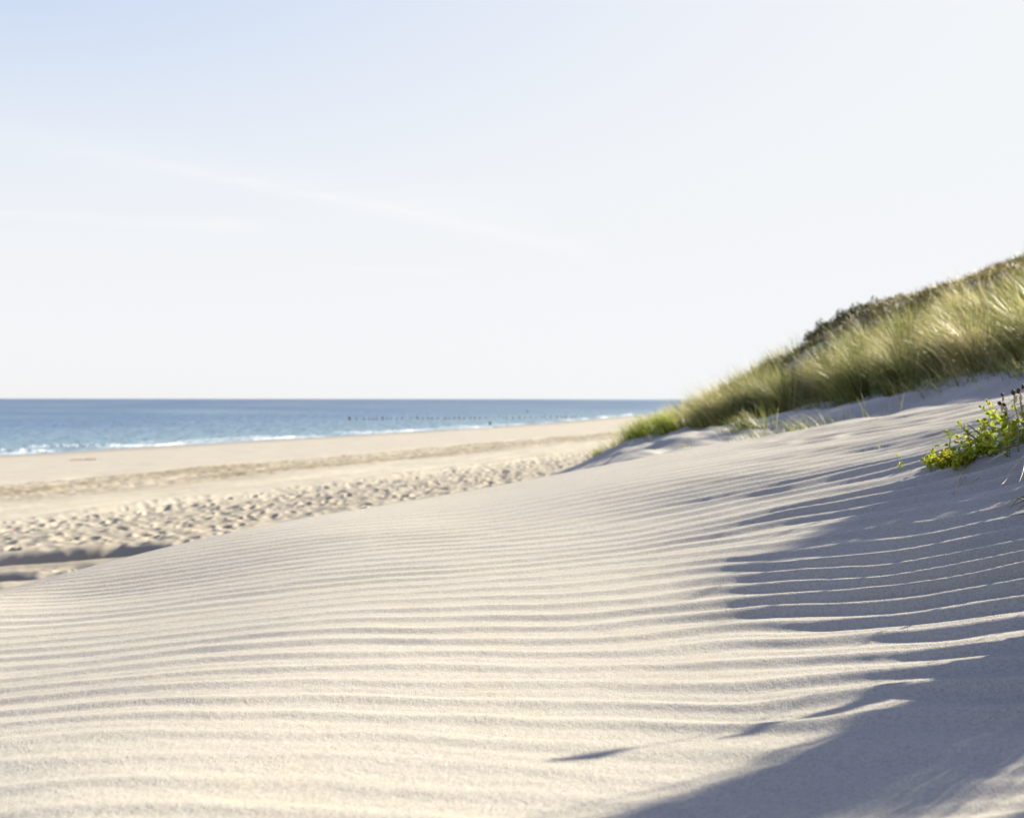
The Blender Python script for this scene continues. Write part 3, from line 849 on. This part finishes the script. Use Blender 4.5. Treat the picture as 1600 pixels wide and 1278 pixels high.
# ------------------------------------------------------------------ beach plant at the right edge
def leaf(c, dirv, up, L, W, fold=.25, tint=.5):
    d_ = Vector(dirv).normalized(); u_ = Vector(up); s_ = d_.cross(u_)
    if s_.length < 1e-4: s_ = d_.orthogonal()
    s_.normalize(); u_ = s_.cross(d_).normalized()
    c = Vector(c); vs = []
    prof = [(0, .12), (.25, .8), (.55, 1.0), (.82, .62), (1.0, .05)]
    for t, w in prof:
        cen = c + d_ * (L * t) + u_ * (L * .12 * math.sin(t * 2.6))
        vs += [cen - s_ * W * w * .5 + u_ * W * fold * w, cen - u_ * W * .04, cen + s_ * W * w * .5 + u_ * W * fold * w]
    fs = []
    for k in range(4):
        a = k * 3
        fs += [(a, a + 1, a + 4, a + 3), (a + 1, a + 2, a + 5, a + 4)]
    tt = []
    for t, w in prof: tt += [min(1, tint + .22 * t), tint * .8, min(1, tint + .22 * t)]
    return vs, fs, tt
def sprig(base, dirv, length, pairs, L, W, rnd, tint, spread=1.0):
    """a leafy shoot: stem path and opposite leaves"""
    d_ = Vector(dirv).normalized(); p = Vector(base); path = [p.copy()]
    for k in range(6):
        d_ = (d_ + Vector((rnd.uniform(-.12, .12), rnd.uniform(-.12, .12), rnd.uniform(-.05, .12)))).normalized()
        p = p + d_ * (length / 6); path.append(p.copy())
    sv, sf = tube_np(path, [.0016 * (1 - .08 * k) for k in range(7)], 5)
    lv = []
    ph = rnd.uniform(0, 3.1)
    for k in range(pairs):
        t = (k + .6) / pairs * 6; i = min(5, int(t)); q = path[i].lerp(path[i + 1], t - i)
        ax = (path[i + 1] - path[i]).normalized(); o1 = ax.orthogonal().normalized()
        o1.rotate(Matrix.Rotation(ph + k * math.pi / 2, 3, ax))
        sc_ = (.75 + .5 * math.sin(math.pi * (k + 1) / (pairs + 1))) * rnd.uniform(.8, 1.2)
        for sgn in (1, -1):
            dv = (o1 * sgn * spread + ax * rnd.uniform(.35, .8))
            lv.append(leaf(q, dv, ax + Vector((0, 0, .3)), L * sc_, W * sc_, .22, tint + rnd.uniform(-.2, .25) + .25 * k / pairs))
    for k in range(4):
        ax = (path[-1] - path[-2]).normalized(); o1 = ax.orthogonal(); o1.rotate(Matrix.Rotation(k * 1.57 + ph, 3, ax))
        lv.append(leaf(path[-1], ax * 1.2 + o1 * .5, ax, L * .7, W * .7, .3, tint + .3))
    return (sv, sf, .4), lv
def view_pt(px, py, d): return Vector(((px - 800) / F * d, d, -(py - 623) / F * d))
def plant(name, label, specs, seed, group=None, cat='plant'):
    """specs: list of (px, py, depth, direction, length, pairs, leaf length, leaf width, tint); the root sits on the sand"""
    rnd = random.Random(seed)
    p0 = view_pt(*specs[0][:3]); e = empty(name, (p0.x, p0.y, gz(p0.x, p0.y)), label, cat, group)
    for px, py, d, dv, ln, pr, L, W, t in specs:
        b_ = view_pt(px, py, d)
        b_.z = max(b_.z, gz(b_.x, b_.y) - .004)
        s_, l_ = sprig(b_, dv, ln, pr, L, W, rnd, t)
        so = mesh_vf('shoot', [s_], M_leaf, e, loc=-e.location)
        mesh_vf('leaves', l_, M_leaf, so)
    return e
rd = random.Random(5)
def ground_at(px, py):
    x, d = hit(px, py); return d
# dense yellow rosette at the left tip of the mat
sp = []
for k in range(46):
    px = rd.uniform(1454, 1522); py = 738 - (px - 1450) * .12 - rd.uniform(0, 10)
    d = ground_at(px, py) + rd.uniform(-.03, .05)
    sp.append((px, py, d, (rd.uniform(-.9, .1), rd.uniform(-.6, .2), rd.uniform(.35, 1.1)), rd.uniform(.022, .055), 6, .0135, .0125, rd.uniform(.55, .85)))
plant('sandwort_plant', 'dense rosette of small yellow green fleshy leaves at the left tip of the plant mat', sp, 51)
# the mat running up to the right edge
sp = []
for k in range(54):
    px = rd.uniform(1512, 1680); cy = 716 - (px - 1512) * .42; py = cy + rd.uniform(-26, 20) * min(1, .35 + (px - 1512) / 90)
    d = ground_at(px, min(py + 12, 742)) + rd.uniform(-.05, .05)
    sp.append((px, py + 6, d, (rd.uniform(-1.2, .5), rd.uniform(-.6, .4), rd.uniform(.05, .65)), rd.uniform(.05, .13), 5, .019, .0135, rd.uniform(.3, .95)))
plant('sandwort_plant', 'spreading green leafy mat crossing the right edge of the view', sp, 52)
# loose shoots
def shoot(px, py, ln, dv, pr, L, W, t, label, seed, dz=0):
    d = ground_at(px, py)
    return plant('leafy_shoot', label, [(px, py, d, dv, ln, pr, L, W, t)], seed, 'loose green shoots around the plant mat', 'shoot')
shoot(1404, 733, .018, (.4, -.1, .5), 3, .013, .009, .25, 'single small dark green sprout alone on bare sand left of the rosette', 61)
shoot(1460, 699, .020, (.7, 0, .3), 3, .012, .008, .4, 'flat little green shoot on the sand just above the rosette', 62)
shoot(1486, 690, .035, (-.3, 0, .9), 2, .028, .008, .6, 'upright pointed yellow green shoot above the rosette', 63)
shoot(1516, 676, .05, (-.8, 0, .45), 3, .030, .008, .6, 'reclining long leaved shoot left of the seed stalks', 64)
shoot(1548, 688, .05, (-.7, 0, .4), 3, .026, .010, .55, 'short leafy shoot leaning out of the mat towards the left', 65)
shoot(1400, 712, .012, (.5, 0, .2), 2, .010, .005, .7, 'tiny pale green fleck lying on the sand above the lone sprout', 66)
shoot(1371, 700, .010, (.5, 0, .2), 2, .008, .004, .7, 'faintest green fleck farthest left of the plant mat', 67)

# seed stalks with brown heads
def head(c, rad, hgt, t):
    vs = []; fs = []; seg = 8; prof = [(0, .35), (.25, .85), (.55, 1), (.8, .8), (1, .25)]
    for h, w in prof:
        for j in range(seg):
            an = 2 * math.pi * j / seg; wob = 1 + .32 * math.sin(j * 2.6 + h * 7 + c[0] * 900)
            vs.append(Vector(c) + Vector((math.cos(an) * rad * w * wob, math.sin(an) * rad * w * wob, h * hgt)))
    for k in range(len(prof) - 1):
        for j in range(seg): fs.append((k * seg + j, k * seg + (j + 1) % seg, (k + 1) * seg + (j + 1) % seg, (k + 1) * seg + j))
    fs.append(tuple(range(seg))[::-1]); fs.append(tuple(4 * seg + j for j in range(seg)))
    return vs, fs, t
def stalk(px0, py0, px1, py1, d, label, seed, heads):
    rnd = random.Random(seed)
    a = view_pt(px0, py0, d); b_ = view_pt(px1, py1, d)
    g0 = gz(a.x, a.y)
    e = empty('seed_stalk', (a.x, a.y, g0), label, 'seed stalk', 'seed stalks rising from the plant mat')
    off_ = -e.location
    pth = [Vector((a.x, a.y, min(a.z, g0) - .01)), a.lerp(b_, .35) + Vector((.004, 0, 0)), a.lerp(b_, .7) - Vector((.003, 0, 0)), b_]
    v_, f_ = tube_np(pth, [.0022, .002, .0017, .0013], 6)
    mesh_vf('stem', [(v_, f_, .5)], M_straw, e, loc=off_)
    for hx_, hy_, rad, hgt, kind in heads:
        c = view_pt(hx_, hy_, d)
        mesh_vf('seed_head', [head(c, rad, hgt, .35)], M_brown, e, loc=off_)
        if kind:
            mesh_vf('bract', [leaf(c + Vector((rad * .3, -rad, hgt * .2)), (rad * rnd.uniform(-.5, .5), -.1, -1), (0, -1, 0), hgt * 1.7, rad * 1.7, .2, .8)], M_straw, e, loc=off_)
    lv = []
    for k in range(7):
        t = rnd.uniform(.3, .95); c = a.lerp(b_, t)
        lv.append(leaf(c, (rnd.uniform(-1, 1), rnd.uniform(-.4, .3), rnd.uniform(-.2, .7)), (0, 0, 1), .014, .009, .2, rnd.uniform(.4, .9)))
    mesh_vf('leaves', lv, M_leaf, e, loc=off_)
dS = 3.05
stalk(1578, 672, 1566, 618, dS, 'shorter seed stalk with one small round brown head and dark leaf cluster', 71, [(1566, 618, .0045, .011, 0), (1562, 632, .0065, .013, 1), (1569, 634, .0055, .012, 1), (1572, 648, .004, .014, 0)])
stalk(1592, 676, 1584, 612, dS, 'taller seed stalk with a dark drooping head and pale straw bract', 72, [(1583, 616, .0060, .017, 1)])
stalk(1602, 676, 1593, 610, dS + .02, 'seed stalk at the very edge of the view with two crowded drooping heads', 73, [(1591, 614, .0058, .017, 1), (1598, 607, .0045, .016, 1)])

# long pale blades and dry straws
def ribbon(name, pts, w, material, label, tint, cat='blade', group=None, round_=False, hug=False):
    P_ = [view_pt(*p) for p in pts]
    if hug:
        for p in P_: p.z = max(p.z, gz(p.x, p.y) + .003)
    # resample smoothly
    Q = []
    for i in range(len(P_) - 1):
        a = P_[max(i - 1, 0)]; b_ = P_[i]; c_ = P_[i + 1]; d_ = P_[min(i + 2, len(P_) - 1)]
        for t in (0, .25, .5, .75):
            Q.append(.5 * ((2 * b_) + (c_ - a) * t + (2 * a - 5 * b_ + 4 * c_ - d_) * t * t + (3 * b_ - a - 3 * c_ + d_) * t ** 3))
    Q.append(P_[-1])
    n = len(Q)
    rad = [w * .5 * (1 - .85 * (k / (n - 1)) ** 1.5) for k in range(n)]
    v_, f_ = tube_np(Q, rad, 6)
    o = mesh_vf(name, [(v_, f_, tint)], material)
    c0 = Q[0].copy()
    for v in o.data.vertices: v.co -= c0
    o.location = c0
    o['label'] = label; o['category'] = cat
    if group: o['group'] = group
    return o
GB = 'stray blades and straws around the plant mat'
ribbon('reed_stem', [(1546, 698, 3.05), (1525, 684, 3.03), (1508, 672, 3.0), (1501, 660, 3.0)], .0065, M_tuft, 'long arching yellow green blade reaching left out of the mat', .85, 'grass blade', GB)
ribbon('reed_stem', [(1545, 684, 3.1), (1528, 674, 3.1), (1510, 660, 3.1)], .007, M_tuft, 'shorter bright blade above the long arching one', .7, 'grass blade', GB)
ribbon('dry_straw', [(1572, 705, 2.95), (1556, 714, 2.93), (1541, 722, 2.92)], .006, M_straw, 'thick pale straw lying across the lower edge of the mat', .95, 'straw', GB)
ribbon('dry_straw', [(1504, 738, 3.0), (1502, 750, 2.95), (1494, 762, 2.86), (1488, 770, 2.8)], .004, M_straw, 'pale bent straw hanging below the rosette', .9, 'straw', GB, hug=True)
ribbon('dry_straw', [(1508, 746, 2.92), (1498, 758, 2.86), (1486, 772, 2.78)], .003, M_straw, 'thin forked straw beside the bent one below the rosette', .6, 'straw', GB, hug=True)
ribbon('dry_straw', [(1530, 745, 2.85), (1512, 757, 2.8)], .004, M_straw, 'short brown straw on shaded sand right of the bent straw', .4, 'straw', GB, hug=True)
ribbon('dry_straw', [(1600, 712, 2.75), (1585, 728, 2.7), (1573, 748, 2.66), (1564, 757, 2.62)], .003, M_straw, 'long thin grey straw hanging down the shaded slope', .5, 'straw', GB, hug=True)
ribbon('dry_straw', [(1602, 715, 2.75), (1599, 735, 2.68), (1592, 755, 2.62)], .003, M_straw, 'thin straw at the edge of the view beside the long grey one', .6, 'straw', GB, hug=True)
GR = 'bare runners of the plant mat'
ribbon('runner', [(1560, 688, 3.1), (1530, 684, 3.1), (1500, 690, 3.08), (1468, 686, 3.06)], .004, M_straw, 'long bare runner trailing left from the mat just above the rosette', .45, 'runner', GR)
ribbon('runner', [(1570, 672, 3.15), (1545, 664, 3.15), (1520, 662, 3.15)], .0035, M_straw, 'short bare runner above the arching yellow green blade', .5, 'runner', GR)
ribbon('runner', [(1600, 690, 3.0), (1570, 700, 2.98), (1530, 716, 2.95), (1500, 734, 2.95)], .005, M_brown, 'dark runner following the lower edge of the mat down to the rosette', .8, 'runner', GR)
# wispy grass at (1580, 790)
for k, pts in enumerate(([(1612, 772, 2.5), (1592, 778, 2.5), (1578, 796, 2.48)], [(1612, 776, 2.5), (1594, 784, 2.5), (1575, 792, 2.48)], [(1612, 778, 2.5), (1598, 790, 2.5), (1581, 803, 2.46)], [(1614, 800, 2.45), (1595, 802, 2.44), (1570, 806, 2.42)], [(1600, 780, 2.5), (1588, 776, 2.5), (1572, 789, 2.5)])):
    ribbon('grass_wisp', pts, .003, M_grass, ['highest curling grey green wisp at the right edge, on shaded sand', 'middle grass wisp of the small fan at the right edge', 'steepest grass wisp of the fan, bending towards the viewer', 'lowest nearly level grass wisp lying under the fan', 'darkest short wisp arching over the top of the fan'][k], .45 + .08 * k, 'grass wisp', 'thin grass wisps at the right edge')

# strand line clump of washed up weed
rw = random.Random(77); parts = []
for k in range(26):
    a_ = rw.uniform(0, 6.28); p_ = Vector((rw.gauss(0, .55), rw.gauss(0, .25), .02)); q_ = [p_]
    for j in range(4): q_.append(q_[-1] + Vector((math.cos(a_) * .12, math.sin(a_) * .12, rw.uniform(-.01, .04)))); a_ += rw.uniform(-.8, .8)
    parts.append((*tube_np(q_, [.012, .02, .022, .018, .006], 5), rw.uniform(.6, 1)))
xw, yw = hit(131, 719, 20, 90)
wo = mesh_vf('washed_up_seaweed', parts, M_brown, loc=(xw, yw, gz(xw, yw)))
wo.scale = (.62, .6, .6); wo['category'] = 'seaweed'; wo['label'] = 'small dark heap of washed up seaweed on smooth sand below the surf'
